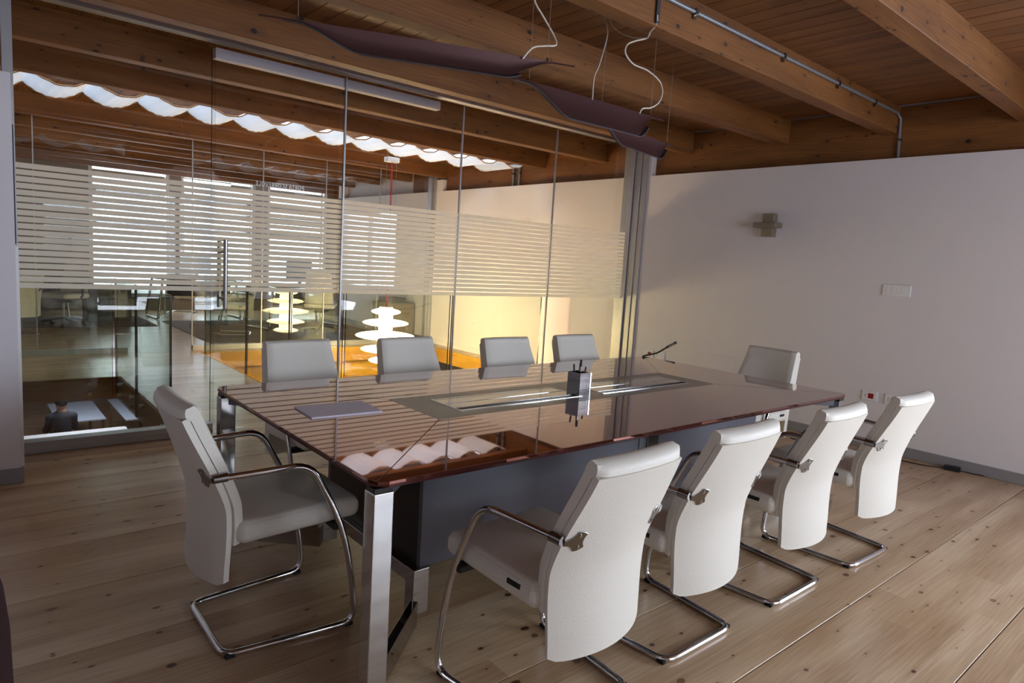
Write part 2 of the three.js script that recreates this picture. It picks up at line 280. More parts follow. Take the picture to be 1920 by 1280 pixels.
// ---------------------------------------------------------------- setting: walls
const WT = 2.44;
{
  const r = structure(group('wall_right'));
  mesh('wall_panel', bx(XR, XR + 0.24, 0, WT, -12.6, 0.2), M.plaster, r);
  mesh('wall_panel', merge([bx(XR, XR + 0.24, 0, 0.70, 0.2, 2.5), bx(XR, XR + 0.24, 2.2, WT, 0.2, 2.5), bx(XR, XR + 0.24, 0, WT, 2.5, 3.0)]), M.plaster, r);
  mesh('wall_panel', bx(XR + 0.1, XR + 0.24, WT, 3.1, -12.6, 3.0), M.plaster, r);
  for (const z of [-4.93, -9.05]) mesh('pier', bx(XR, XR + 0.07, WT, z < -6 ? 2.62 : 2.74, z - 0.13, z + 0.15), M.plaster, r);
  mesh('wall_panel', bx(7.5, 7.7, 0, 3.1, -15.2, -12.6), M.plaster, r); mesh('wall_panel', bx(XR, 7.7, 0, 3.1, -12.6, -12.4), M.plaster, r);
  const w = structure(group('window_2'));
  mesh('window_frame', merge([bx(XR + 0.08, XR + 0.16, 0.70, 0.76, 0.2, 2.5), bx(XR + 0.08, XR + 0.16, 2.14, 2.2, 0.2, 2.5), bx(XR + 0.08, XR + 0.16, 0.76, 2.14, 0.2, 0.26), bx(XR + 0.08, XR + 0.16, 0.76, 2.14, 2.44, 2.5), bx(XR + 0.09, XR + 0.15, 0.76, 2.14, 1.32, 1.38)]), M.aluminium, w);
  for (const [a, b] of [[0.26, 1.32], [1.38, 2.44]]) mesh('glass_pane', bx(XR + 0.115, XR + 0.123, 0.76, 2.14, a, b), M.glass, w);
  structure(mesh('baseboard_right', bx(XR - 0.014, XR, 0, 0.084, -4.82, 2.8, 0.004), M.skirting)); structure(mesh('baseboard_right', bx(XR - 0.014, XR, 0, 0.084, -12.6, -9.24, 0.004), M.skirting));
  const near = structure(group('wall_near'));
  mesh('wall_panel', merge([bx(-2, 1.8, 0, 3.1, 2.8, 3.0), bx(4.4, XR + 0.24, 0, 3.1, 2.8, 3.0), bx(1.8, 4.4, 0, 0.75, 2.8, 3.0), bx(1.8, 4.4, 2.25, 3.1, 2.8, 3.0)]), M.plaster, near);
  const wn = structure(group('window_6'));
  mesh('window_frame', merge([bx(1.8, 4.4, 0.75, 0.81, 2.88, 2.96), bx(1.8, 4.4, 2.19, 2.25, 2.88, 2.96), bx(1.8, 1.86, 0.81, 2.19, 2.88, 2.96), bx(4.34, 4.4, 0.81, 2.19, 2.88, 2.96), bx(3.07, 3.13, 0.81, 2.19, 2.89, 2.95)]), M.aluminium, wn);
  for (const [a, b] of [[1.86, 3.07], [3.13, 4.34]]) mesh('glass_pane', bx(a, b, 0.81, 2.19, 2.915, 2.923), M.glass, wn);
  const l = structure(group('wall_left'));
  mesh('wall_panel', bx(XL - 0.2, XL, -0.26, 3.1, -15.2, 3.0), M.plaster, l);
  mesh('wall_panel', bx(XL, 0.265, 0, 2.22, -5.13, -4.48), M.plaster, l);
  mesh('wall_panel', bx(XL, 0.20, 2.22, CEIL, -5.13, -4.62), M.plaster, l);
  mesh('post', bx(0.232, 0.262, 2.22, CEIL, -4.56, -4.50), M.aluminium, l);
  mesh('post', bx(0.262, 0.285, 0.0, CEIL, -5.13, -4.62), M.aluminium, l);
  mesh('edge_strip', bx(0.265, 0.272, 1.33, 1.96, -4.58, -4.50), M.charcoal, l);
  mesh('edge_strip', bx(0.265, 0.280, 0.09, 1.32, -4.60, -4.49), M.white, l);
  structure(mesh('baseboard_left', bx(XL, 0.275, 0, 0.086, -4.48, -4.465, 0.004), M.skirting));
  const f = structure(group('wall_far'));
  const openings = [[2.0, 3.4], [3.6, 5.1], [5.35, 6.75]];
  mesh('wall_panel', merge([bx(-2, 2.0, 0, 3.1, -15.2, -14.8), bx(3.4, 3.6, 0.25, 2.82, -15.2, -14.8), bx(5.1, 5.35, 0.25, 2.82, -15.2, -14.8), bx(6.75, 7.7, 0, 3.1, -15.2, -14.8), bx(2.0, 6.75, 0, 0.25, -15.2, -14.8), bx(2.0, 6.75, 2.82, 3.1, -15.2, -14.8)]), M.cabinet, f);
  openings.forEach(([a, b], i) => {
    const w = structure(group('window_' + (i + 3)));
    mesh('window_frame', merge([bx(a, b, 0.25, 0.32, -14.93, -14.85), bx(a, b, 2.77, 2.82, -14.93, -14.85), bx(a, a + 0.07, 0.32, 2.77, -14.93, -14.85), bx(b - 0.07, b, 0.32, 2.77, -14.93, -14.85)]), M.white, w);
    mesh('glass_pane', bx(a + 0.07, b - 0.07, 0.32, 2.77, -14.90, -14.89), M.glass, w);
    for (let k = 0; k < 4; k++) mesh('louver', bx(a + 0.07, b - 0.07, 1.60 + k * 0.31, 1.73 + k * 0.31, -14.97, -14.94, 0.003), M.cabinet, w);
    mesh('sill', bx(a - 0.05, b + 0.05, 0.22, 0.25, -14.85, -14.72, 0.005), M.charcoal, w);
  });
}
// ---------------------------------------------------------------- setting: glass partitions with frosted stripes
function stripes(pane, x0, x1, z, y0, n, pitch, bar) {
  const g = new THREE.PlaneGeometry(x1 - x0, bar);
  for (let k = 0; k < n; k++) mesh('frosted_stripe', g, M.film, pane).position.set((x0 + x1) / 2, y0 + k * pitch + bar / 2, z);
}
const ZG = -5.05;
{
  const w = structure(group('wall_back'));
  const joints = [0.30, 1.45, 2.43, 3.575, 4.755, 5.93];
  mesh('base_rail', merge([bx(0.285, 1.44, 0, 0.078, -5.13, -5.03, 0.004), bx(0.285, 1.44, 0.02, 0.035, -5.03, -5.024), bx(2.44, 5.9, 0, 0.078, -5.13, -5.03, 0.004)]), M.aluminium, w);
  mesh('top_rail', bx(0.285, XR, 2.785, CEIL, -5.10, -5.01, 0.003), M.aluminium, w);
  mesh('post', merge([bx(5.915, XR, 0, 2.80, -5.13, -4.99, 0.004), bx(5.935, XR, 0, 2.80, -4.985, -4.90, 0.004), bx(5.945, XR, 0, 2.80, -4.895, -4.83, 0.004)]), M.aluminium, w);
  for (let i = 0; i < 5; i++) {
    if (i === 1) continue;
    const a = joints[i] + 0.003, b = joints[i + 1] - 0.003, p = mesh('glass_pane', bx(a, b, 0.06, CEIL, ZG - 0.006, ZG + 0.006), M.glass, w);
    stripes(p, a, b, ZG + 0.0068, 1.056, 19, 0.0402, 0.0315);
    if (i) mesh('joint_strip', bx(joints[i] - 0.006, joints[i] + 0.006, 0.06, 2.76, ZG - 0.008, ZG + 0.008), M.aluminium, p);
  }
  const d = structure(group('door_1'));
  const p = mesh('glass_pane', bx(1.435, 2.44, 0.012, 2.74, ZG - 0.045, ZG - 0.033), M.glass, d);
  stripes(p, 1.435, 2.44, ZG - 0.032, 1.056, 19, 0.0402, 0.0315);
  mesh('edge_strip', merge([bx(1.4335, 1.4355, 0.012, 2.74, ZG - 0.046, ZG - 0.032), bx(2.4395, 2.4415, 0.012, 2.74, ZG - 0.046, ZG - 0.032)]), M.glassEdge, p);
  for (const s of [1, -1]) {
    const z = s > 0 ? ZG + 0.035 : ZG - 0.113;
    mesh('handle', rod([1.515, 0.93, z], [1.515, 1.43, z], 0.0155, 14), M.steel, d);
    mesh('handle_mount', merge([1.0, 1.34].map((y) => rod([1.515, y, z], [1.515, y, ZG - 0.039], 0.009, 10))), M.steel, d);
  }
  mesh('track_cover', bx(1.45, 3.33, 2.684, 2.754, -5.135, -5.06, 0.003), M.track, d);
  const font = await new FontLoader().loadAsync('fonts/droid/droid_sans_bold.typeface.json');
  const word = (t, size, x, y, width) => { const g = new THREE.ShapeGeometry(font.generateShapes(t, size), 3); g.computeBoundingBox(); g.scale(width / g.boundingBox.max.x, 1, 1).rotateY(Math.PI); return g.translate(x, y, 0); };
  mesh('lettering', merge([word('PORTA SCORREVOLE', 0.034, 2.125, 1.848, 0.375), word('//////', 0.026, 2.125, 1.812, 0.075)]).translate(0, 0, ZG - 0.0455), M.letters, d);
  // the office partition on the far side of the corridor
  const f = structure(group('wall_corridor')), zf = -9.17, jf = [XL, -0.55, 0.72, 1.62];
  mesh('base_rail', merge([bx(XL, 1.62, 0, 0.07, zf - 0.04, zf + 0.04, 0.004), bx(2.36, XR, 0, 0.07, zf - 0.04, zf + 0.04, 0.004)]), M.aluminium, f);
  mesh('top_rail', bx(XL, XR, 2.835, CEIL, zf - 0.03, zf + 0.03, 0.003), M.aluminium, f);
  mesh('post', merge([bx(5.90, XR, 0, 2.66, zf - 0.05, zf + 0.05, 0.004), bx(5.935, XR, 0, 2.66, zf + 0.055, zf + 0.11, 0.004)]), M.aluminium, f);
  const spans = [...jf.slice(0, 3).map((a, i) => [a, jf[i + 1]]), [2.36, 3.25], [3.25, 4.15], [4.15, 5.02], [5.02, 5.9]];
  spans.forEach(([a, b]) => { const q = mesh('glass_pane', bx(a + 0.003, b - 0.003, 0.06, 2.84, zf - 0.006, zf + 0.006), M.glass, f); mesh('joint_strip', bx(a - 0.006, a + 0.006, 0.06, 2.84, zf - 0.009, zf + 0.009), M.aluminium, q); });
}

// ---------------------------------------------------------------- conference table
const TX = [0.915, 4.05], TZ = [-3.17, -1.635], TY = 0.742;
{
  const t = group('conference_table', [2.48, 0, -2.4]); tag(t, 'long conference table with a glossy dark mahogany glass top on chrome corner legs', 'table');
  const put = (name, g, m, parent = t) => mesh(name, g.translate(parent === t ? -2.48 : 0, 0, parent === t ? 2.4 : 0), m, parent);
  const P = [1.505, 3.50], PZ = [-2.605, -2.19], r = 0.045;
  const panel = (pts, y0, y1) => { const s = new THREE.Shape(pts.map(([x, z]) => new THREE.Vector2(x, -z))); const g = new THREE.ExtrudeGeometry(s, { depth: y1 - y0 - 0.003, bevelEnabled: true, bevelSize: 0.0012, bevelThickness: 0.0015, bevelSegments: 1 }); g.rotateX(-Math.PI / 2).translate(0, y0 + 0.0015, 0); return metreUV(g.toNonIndexed()); };
  const corner = (x, z, sx, sz) => [0, 1, 2].map((i) => { const a = (i + 0.5) / 3 * Math.PI / 2; return [x + sx * (r - r * Math.sin(a)), z + sz * (r - r * Math.cos(a))]; });
  const g = 0.002, [x0, x1] = TX, [z0, z1] = TZ, [p0, p1] = P, [q0, q1] = PZ;
  const mitre = 0.0018;
  // four mitred sheets round the inlay
  put('top_sheet', panel([[x0 + 0.0135 + mitre, z1 - 0.0132], [x0 + r, z1], [x1 - r, z1], [x1 - 0.0135 - mitre, z1 - 0.0132], [p1 - mitre, q1 + g], [p0 + mitre, q1 + g]], TY - 0.012, TY), M.mahogany);
  put('top_sheet', panel([[x1 - 0.0135 - mitre, z0 + 0.0132], [x1 - r, z0], [x0 + r, z0], [x0 + 0.0135 + mitre, z0 + 0.0132], [p0 + mitre, q0 - g], [p1 - mitre, q0 - g]], TY - 0.012, TY), M.mahogany);
  put('top_sheet', panel([[x0 + 0.0135 - mitre, z0 + 0.0132 + mitre], [x0, z0 + r], [x0, z1 - r], [x0 + 0.0135 - mitre, z1 - 0.0132 - mitre], [p0 - g, q1 - mitre], [p0 - g, q0 + mitre]], TY - 0.012, TY), M.mahogany);
  put('top_sheet', panel([[x1 - 0.0135 + mitre, z1 - 0.0132 - mitre], [x1, z1 - r], [x1, z0 + r], [x1 - 0.0135 + mitre, z0 + 0.0132 + mitre], [p1 + g, q0 + mitre], [p1 + g, q1 - mitre]], TY - 0.012, TY), M.mahogany);
  // red-brown edge board under the glass
  put('top_edge', panel([[x0 + r, z1 - 0.004], [x1 - r, z1 - 0.004], [x1 - 0.004, z1 - r], [x1 - 0.004, z0 + r], [x1 - r, z0 + 0.004], [x0 + r, z0 + 0.004], [x0 + 0.004, z0 + r], [x0 + 0.004, z1 - r]], TY - 0.0225, TY - 0.0125), M.tableEdge);
  const tr = [[1.675, 2.44], [2.60, 3.37]], tz = [-2.515, -2.275];
  put('inlay', merge([bx(p0, p1, TY - 0.012, TY, q0, tz[0]), bx(p0, p1, TY - 0.012, TY, tz[1], q1), bx(p0, tr[0][0], TY - 0.012, TY, tz[0], tz[1]), bx(tr[0][1], tr[1][0], TY - 0.012, TY, tz[0], tz[1]), bx(tr[1][1], p1, TY - 0.012, TY, tz[0], tz[1])]), M.inlay);
  for (const [a, b] of tr) {
    const tray = put('cable_tray', merge([bx(a, b, TY - 0.02, TY + 0.002, tz[0], tz[0] + 0.012), bx(a, b, TY - 0.02, TY + 0.002, tz[1] - 0.012, tz[1]), bx(a, a + 0.008, TY - 0.02, TY + 0.002, tz[0] + 0.012, tz[1] - 0.012), bx(b - 0.008, b, TY - 0.02, TY + 0.002, tz[0] + 0.012, tz[1] - 0.012), bx(a, b, TY - 0.024, TY - 0.02, tz[0], tz[1])]), M.chrome);
    const add = (n, q, m) => mesh(n, q.translate(-2.48, 0, 2.4), m, tray);
    add('lid', bx(a + 0.009, b - 0.009, TY - 0.008, TY + 0.0015, tz[0] + 0.016, tz[0] + 0.092, 0.002), M.polished);
    add('lid', bx(a + 0.009, b - 0.009, TY - 0.008, TY + 0.0015, tz[0] + 0.104, tz[0] + 0.186, 0.002), M.polished);
    add('divider', bx(a + 0.009, b - 0.009, TY - 0.008, TY + 0.003, tz[0] + 0.094, tz[0] + 0.102), M.chrome);
    add('cable_slot', bx(a + 0.012, b - 0.012, TY - 0.019, TY - 0.004, tz[0] + 0.188, tz[1] - 0.0125), M.black);
  }
  // pedestal: brushed panels along, dark boards at the ends
  const a0 = 1.31, a1 = 3.66, b0 = -2.78, b1 = -2.0, zc = -2.4;
  for (const z of [b1, b0]) for (const [xa, xb] of [[a0, 2.56], [2.565, a1]]) put('side_panel', bx(xa, xb, 0.235, TY - 0.03, z - 0.012, z + 0.012, 0.003), M.brushedPanel);
  for (const x of [a0 + 0.01, a1 - 0.01]) put('end_panel', bx(x - 0.008, x + 0.008, 0.235, TY - 0.03, b0 + 0.014, b1 - 0.014), M.dark);
  for (const z of [b1 + 0.016, b0 - 0.016]) { const pl = put('bracket_plate', bx(2.62, 2.71, 0.33, 0.70, z - 0.004, z + 0.004, 0.003), M.polished); mesh('latch', bx(2.645, 2.685, 0.655, 0.663, z - 0.009, z + 0.009, 0.002).translate(-2.48, 0, 2.4), M.black, pl); }
  for (const sx of [-1, 1]) {
    const xe = sx < 0 ? a0 : a1, xl = sx < 0 ? x0 + 0.038 : x1 - 0.038;
    put('cross_rail', bx(xe - 0.03, xe + 0.03, 0.175, 0.233, b0 - 0.005, b1 + 0.005, 0.004), M.polished);
    for (const sz of [-1, 1]) {
      const zl = sz < 0 ? z0 + 0.045 : z1 - 0.045, zb = sz < 0 ? b0 : b1;
      const leg = put('leg', bx(xl - 0.034, xl + 0.034, 0.018, TY - 0.04, zl - 0.03, zl + 0.03, 0.004), M.chrome);
      mesh('foot', new THREE.CylinderGeometry(0.03, 0.034, 0.018, 20).translate(xl - 2.48, 0.009, zl + 2.4), M.chrome, leg);
      mesh('cap', bx(xl - 0.03, xl + 0.03, TY - 0.04, TY - 0.026, zl - 0.026, zl + 0.026).translate(-2.48, 0, 2.4), M.dark, leg);
      put('corner_bracket', merge([bx(xe - 0.035, xe + 0.035, 0.06, 0.24, zb - 0.03, zb + 0.03, 0.004)]), M.polished);
      // low polished blade from the pedestal corner out to the leg
      const A = V(xe, 0, zb), B = V(xl, 0, zl), L = A.distanceTo(B) - 0.02, ang = Math.atan2(-(B.z - A.z), B.x - A.x);
      const blade = bx(0.03, L, 0.02, 0.115, -0.016, 0.016, 0.003).rotateY(ang).translate(A.x, 0, A.z), arm = bx(0.0, L, TY - 0.075, TY - 0.03, -0.022, 0.022, 0.003).rotateY(ang).translate(A.x, 0, A.z);
      put('leg_blade', blade, M.polished); put('top_arm', arm, M.brushedPanel);
    }
  }
}
// ---------------------------------------------------------------- conference chairs (local: sitter looks along -z, origin on the floor)
function conferenceChair() {
  const c = group('conference_chair'), zf = (f) => 0.22 - f;       // f runs forward from the rear floor tube
  const half = (s) => [[s * 0.226, 0.646, zf(-0.035)], [s * 0.25, 0.655, zf(0.275)], [s * 0.25, 0.40, zf(0.405)], [s * 0.25, 0.16, zf(0.45)], [s * 0.25, 0.0125, zf(0.462)], [s * 0.236, 0.0125, zf(0.30)], [s * 0.205, 0.0125, zf(0)]];
  mesh('frame', tube([...half(-1), ...half(1).reverse()], 0.0118, [0, 0.065, 0.16, 0.13, 0.06, 0.06, 0.05, 0.05, 0.06, 0.06, 0.13, 0.16, 0.065, 0], 150, 12), M.chrome, c);
  const lerp = THREE.MathUtils.lerp, ss = THREE.MathUtils.smoothstep;
  const back = (y) => -0.046 + 0.008 * Math.exp(-(((y - 0.45) / 0.12) ** 2)) - 0.100 * Math.pow(Math.max(0, (y - 0.53) / 0.35), 1.3), sag = (y) => lerp(0.052, 0.016, ss(y, 0.5, 0.86));   // f of the back's middle line
  const halfWidth = (y) => y < 0.6 ? lerp(0.206, 0.218, ss(y, 0.25, 0.58)) : lerp(0.218, 0.192, ss(y, 0.60, 0.88));
  const shellAt = (u, v) => { const y = 0.260 + 0.584 * v + (v < 0.1 ? (0.014 * Math.abs(u) ** 14) * (1 - v / 0.1) : 0); return V(u * halfWidth(y), y, zf(back(y) + sag(y) * u * u)); };
  const shell = mesh('backrest_shell', slab(18, 22, shellAt, (u, v) => [0.013, -0.010]), M.leather, c);
  // cushion over the front, turned over at the top in a roll
  const cushAt = (u, v) => { const y = 0.40 + 0.480 * v; return V(u * (halfWidth(y) - 0.001), y, zf(back(y) + sag(y) * u * u + 0.024)); };
  const edge = (u) => Math.pow(Math.max(0, 1 - Math.abs(u) ** 16), 0.5);
  mesh('back_cushion', slab(20, 60, cushAt, (u, v) => { const e = Math.max(0.45, edge(u)) * Math.max(0.12, Math.pow(Math.max(0, Math.min(1, (1 - v) * 22)), 0.5)) * Math.max(0.15, Math.sqrt(Math.min(1, v * 10))), roll = ss(v, 0.915, 0.95); return [-0.012 - 0.024 * e - 0.004 * roll * e, 0.010 + roll * (0.026 * e)]; }), M.leather, c);
  mesh('piping', spline([...Array(13)].map((_, i) => { const u = -0.98 + 1.96 * i / 12, p = shellAt(u, 0.985); return [p.x, p.y + 0.004, p.z + 0.010]; }), 0.0035, 30, 6), M.seam, shell);
  // seat
  const sg = new RoundedBoxGeometry(0.462, 0.082, 0.455, 8, 0.034), p = sg.attributes.position;
  for (let i = 0; i < p.count; i++) {
    const x = p.getX(i) / 0.231, z = p.getZ(i) / 0.2275, top = p.getY(i) > 0 ? 1 : 0.25;
    let y = p.getY(i) - top * 0.016 * (1 - x * x) * Math.exp(-((z - 0.25) ** 2) * 2) - 0.016 * Math.max(0, -z) ** 3 + 0.012 * -z;
    for (const bxx of [-0.33, 0.33]) y -= top * 0.010 * Math.exp(-(((x - bxx) / 0.09) ** 2 + ((z - 0.2) / 0.09) ** 2));
    p.setY(i, y); p.setX(i, p.getX(i) * (1 - 0.03 * -z));
  }
  const seat = mesh('seat', toCreasedNormals(sg.translate(0, 0.452, zf(0.262)), 0.9), M.leather, c);
  mesh('adjuster', bx(-0.237, -0.229, 0.445, 0.462, zf(0.16), zf(0.10), 0.003), M.black, seat);
  mesh('seat_support', merge([bx(-0.245, 0.245, 0.388, 0.412, zf(0.41), zf(0.37), 0.004), bx(-0.19, 0.19, 0.40, 0.418, zf(0.38), zf(0.10), 0.004)]), M.black, c);
  // star-shaped joint plates between arm tube and back
  for (const s of [-1, 1]) {
    const sh = new THREE.Shape(); const q = [[-0.036, 0.0], [-0.012, 0.022], [0.006, 0.034], [0.024, 0.022], [0.034, 0.020], [0.026, 0.0], [0.026, -0.016], [0.008, -0.030], [-0.006, -0.026], [-0.014, -0.016]];
    sh.moveTo(q[0][0], q[0][1] + 0.009); sh.quadraticCurveTo(-0.012, 0.008, 0.002, 0.034); sh.quadraticCurveTo(0.016, 0.036, 0.034, 0.024); sh.quadraticCurveTo(0.016, 0.0, 0.030, -0.020); sh.quadraticCurveTo(0.016, -0.034, -0.002, -0.032); sh.quadraticCurveTo(-0.010, -0.010, -0.036, -0.009); sh.lineTo(-0.036, 0.009);
    const g = new THREE.ExtrudeGeometry(sh, { depth: 0.004, bevelEnabled: true, bevelSize: 0.001, bevelThickness: 0.001, bevelSegments: 1 });
    const yaw = s * 0.46, tilt = 0.31;
    const place = (h) => { if (s > 0) { h.scale(-1, 1, 1); const ix = h.index; const P = h.attributes.position; if (!ix) for (let i = 0; i < P.count; i += 3) for (const k of Object.keys(h.attributes)) { const A = h.attributes[k], n = A.itemSize; for (let c2 = 0; c2 < n; c2++) { const t = A.array[(i + 1) * n + c2]; A.array[(i + 1) * n + c2] = A.array[(i + 2) * n + c2]; A.array[(i + 2) * n + c2] = t; } } } return h.rotateX(tilt).rotateY(s * 0.28).translate(s * 0.184, 0.640, zf(back(0.64) + sag(0.64) * 0.71) + 0.0125); };
    const br = mesh('bracket', place(g.index ? g.toNonIndexed() : g), M.steel, c);
    for (const [a, b] of [[0.010, 0.021], [0.012, -0.020]]) mesh('screw', place(new THREE.CylinderGeometry(0.005, 0.005, 0.003, 12).rotateX(Math.PI / 2).translate(a, b, 0.006).toNonIndexed()), M.chrome, br);
    mesh('sleeve', rod([s * 0.2255, 0.646, zf(-0.043)], [s * 0.228, 0.648, zf(0.0)], 0.0155, 14), M.steel, br);
    for (const f of [0.44, 0.02]) mesh('glide', bx(s * (f > 0.2 ? 0.246 : 0.21) - 0.009, s * (f > 0.2 ? 0.246 : 0.21) + 0.009, 0, 0.014, zf(f) - 0.016, zf(f) + 0.016, 0.003), M.rubber, c);
  }
  return c;
}
const chair = conferenceChair();
const CG = 'cream leather cantilever chairs';
[ // x, z of the chair's middle, turn, label
  [1.475, -1.48, 0.04, 'cream leather cantilever armchair nearest the camera, its whole back and left armrest in view'],
  [2.12, -1.50, 0.0, 'cream cantilever chair second from the front in the near row, behind the nearest chair'],
  [2.85, -1.485, 0.0, 'cream cantilever chair third from the front in the near row'],
  [3.56, -1.45, -0.04, 'cream cantilever chair farthest right in the near row, closest to the wall socket'],
  [0.885, -2.39, -Math.PI / 2, 'cream cantilever armchair alone at the left short end of the table, seen side on'],
  [4.30, -2.43, Math.PI / 2, 'cream cantilever chair alone at the right short end of the table by the white wall'],
  [1.50, -3.30, Math.PI + 0.03, 'pale leather chair leftmost in the row between table and glass wall'],
  [2.19, -3.28, Math.PI, 'pale leather chair right in front of the glowing pendant lamp behind the glass'],
  [2.87, -3.13, Math.PI - 0.05, 'pale leather chair third from the left in the row by the glass wall'],
  [3.56, -3.15, Math.PI - 0.04, 'pale leather chair rightmost in the row by the glass wall, nearest the corner'],
].forEach(([x, z, a, label], i) => { const o = i ? copy(chair, 'conference_chair') : chair; o.position.set(x, 0, z); o.rotation.y = a; tag(o, label, 'chair', CG); });

// ---------------------------------------------------------------- things on the table
{
  const s = group('paper_stack', [1.215, TY, -2.51], -0.07); tag(s, 'thin stack of white paper lying on the left half of the table', 'paper');
  for (let k = 0; k < 4; k++) mesh('sheet', bx(-0.15, 0.15, k * 0.0016, k * 0.0016 + 0.0013, -0.105, 0.105).rotateY((k % 2 ? 1 : -1) * 0.006 * k), M.paper, s);
  const c = group('pen_holder', [2.475, TY, -2.345], 0.12); tag(c, 'square brushed metal pen holder standing between the two cable trays', 'pen holder');
  const w = 0.041, hh = 0.112, t = 0.004;
  mesh('cup', merge([bx(-w, w, 0.0, t, -w, w), bx(-w, -w + t, t, hh, -w, w), bx(w - t, w, t, hh, -w, w), bx(-w + t, w - t, t, hh, -w, -w + t), bx(-w + t, w - t, t, hh, w - t, w)]), M.steel, c);
  mesh('column', merge([[w + 0.004, w + 0.004], [w + 0.004, 0], [w + 0.004, -w - 0.004]].map(([x, z]) => rod([x, 0, z * 0.8], [x, hh, z * 0.8], 0.012, 14))), M.chrome, c);
  const pens = [[-0.020, -0.01, -0.034, 0.148, 0.004, M.black, 'black pen leaning left in the metal pen holder'], [0.0, 0.012, 0.002, 0.172, 0.0055, M.steel, 'silver pen, the tallest in the metal pen holder'], [0.012, -0.02, 0.020, 0.150, 0.0045, M.black, 'black pen behind the silver one in the pen holder'], [0.024, 0.018, 0.030, 0.134, 0.0042, M.tableEdge, 'short red-brown pencil at the right in the pen holder']];
  for (const [x, z, lx, L, r, m, label] of pens) {
    const p = group('pen', [2.475 + x * 0.7, TY + t + 0.001, -2.345 + z * 0.7]); tag(p, label, 'pen', 'pens in the holder');
    mesh('barrel', rod([0, 0.004, 0], [lx * 0.5, L * 0.8, 0], r, 10), m, p); mesh('cap', rod([lx * 0.5, L * 0.8, 0], [lx * 0.62, L, 0], r * 1.15, 10), m === M.steel ? M.black : m, p);
  }
  const g = group('microphone', [4.0, TY, -3.13]); tag(g, 'slim black gooseneck microphone with a grey tip at the far right table corner', 'microphone');
  mesh('base', new THREE.CylinderGeometry(0.011, 0.013, 0.01, 16).translate(0, 0.005, 0), M.black, g);
  mesh('neck', tube([[0, 0.01, 0], [0.05, 0.006, -0.03], [0.24, 0.012, -0.06], [0.40, 0.055, -0.08]], 0.0068, 0.05, 40, 8), M.black, g);
  mesh('head', rod([0.39, 0.052, -0.079], [0.50, 0.078, -0.09], 0.0105, 12), M.steel, g); mesh('tip', rod([0.495, 0.077, -0.0895], [0.515, 0.0815, -0.0915], 0.0115, 12), M.black, g);
}
// ---------------------------------------------------------------- pendant light over the table: three twisted wings on wires
function wing(a, b, h0, dz, label, lipTo) {
  const t = group('wing_light', [(a[0] + b[0]) / 2, 0, (a[2] + b[2]) / 2]); tag(t, label, 'pendant light', 'dark wing lights over the table');
  const A = V(...a), D = V(...b).sub(A), O = t.position, ss = THREE.MathUtils.smoothstep;
  const width = (s) => 0.05 + 0.95 * ss(s, 0.10, 0.30) * (1 - ss(s, 0.74, 0.93));
  const top = (s) => A.clone().addScaledVector(D, s).add(V(0, 0.004 * Math.sin(s * Math.PI), 0)).sub(O);
  const at = (u, v) => { const s = (u + 1) / 2, w = width(s) * (1 - v); const bow = 0.010 * Math.sin(Math.PI * (1 - v)) * width(s); return top(s).add(V(0, -h0 * w, dz * w)).add(V(0, -bow * 0.3, -bow)); };
  mesh('wing_panel', slab(48, 8, at, () => [0.0035, -0.0035]), M.fin, t);
  const lip = (u, v) => { const s = lipTo[0] + (lipTo[1] - lipTo[0]) * (u + 1) / 2, p = at(s * 2 - 1, 0), k = 0.026 * ss(s, lipTo[0], lipTo[0] + 0.16) * (1 - v) ; return p.add(V(0, -0.006 - k * 0.35, k * 1.0)); };
  mesh('wing_lip', slab(40, 3, lip, () => [0.003, -0.003]), M.finLip, t);
  for (const s of [0.11, 0.90]) { const p = top(s); mesh('suspension_wire', rod([p.x, p.y, p.z], [p.x, CEIL - O.y, p.z], 0.0012, 5), M.wire, t); mesh('wire_clip', new THREE.CylinderGeometry(0.005, 0.005, 0.016, 8).translate(p.x, p.y + 0.004, p.z), M.steel, t); }
  return t;
}
wing([0.893, 2.25, -2.60], [2.07, 2.25, -2.12], 0.085, 0.0, 'longest dark bronze wing light, leftmost of the three over the table', [0.06, 0.80]);
wing([1.99, 2.25, -2.47], [3.11, 2.25, -2.44], 0.135, 0.06, 'middle dark bronze wing light of the three hung over the table', [0.02, 0.84]);
wing([2.78, 2.25, -2.70], [3.81, 2.25, -2.88], 0.115, 0.03, 'dark bronze wing light farthest right, by the glass wall corner', [0.02, 0.86]);
tag(mesh('power_cable', spline([[1.90, 2.868, -2.27], [1.93, 2.51, -2.25], [1.975, 2.455, -2.24], [2.033, 2.378, -2.22], [2.027, 2.342, -2.2], [1.954, 2.317, -2.19], [1.897, 2.299, -2.2], [1.841, 2.24, -2.2]], 0.0042), M.cable), 'pale bent power cable dropping to the left wing light', 'cable');
tag(mesh('power_cable', spline([[2.90, 2.868, -2.75], [2.897, 2.81, -2.75], [2.887, 2.763, -2.72], [2.875, 2.715, -2.7], [2.742, 2.554, -2.6], [2.665, 2.458, -2.55], [2.586, 2.378, -2.5], [2.533, 2.245, -2.45]], 0.004), M.cable), 'thin pale cable falling straight to the middle wing light', 'cable');
tag(mesh('power_cable', spline([[2.805, 2.70, -2.296], [2.812, 2.665, -2.30], [2.84, 2.642, -2.36], [2.886, 2.634, -2.42], [2.824, 2.608, -2.45], [2.767, 2.575, -2.45], [2.754, 2.537, -2.45], [2.816, 2.494, -2.45], [2.954, 2.484, -2.45], [3.068, 2.446, -2.45], [3.081, 2.398, -2.44], [3.06, 2.339, -2.44], [2.99, 2.294, -2.44], [2.918, 2.274, -2.44], [2.898, 2.244, -2.44]], 0.0045, 80), M.cable), 'pale cable looping in an S from the beam to the middle wing light', 'cable');
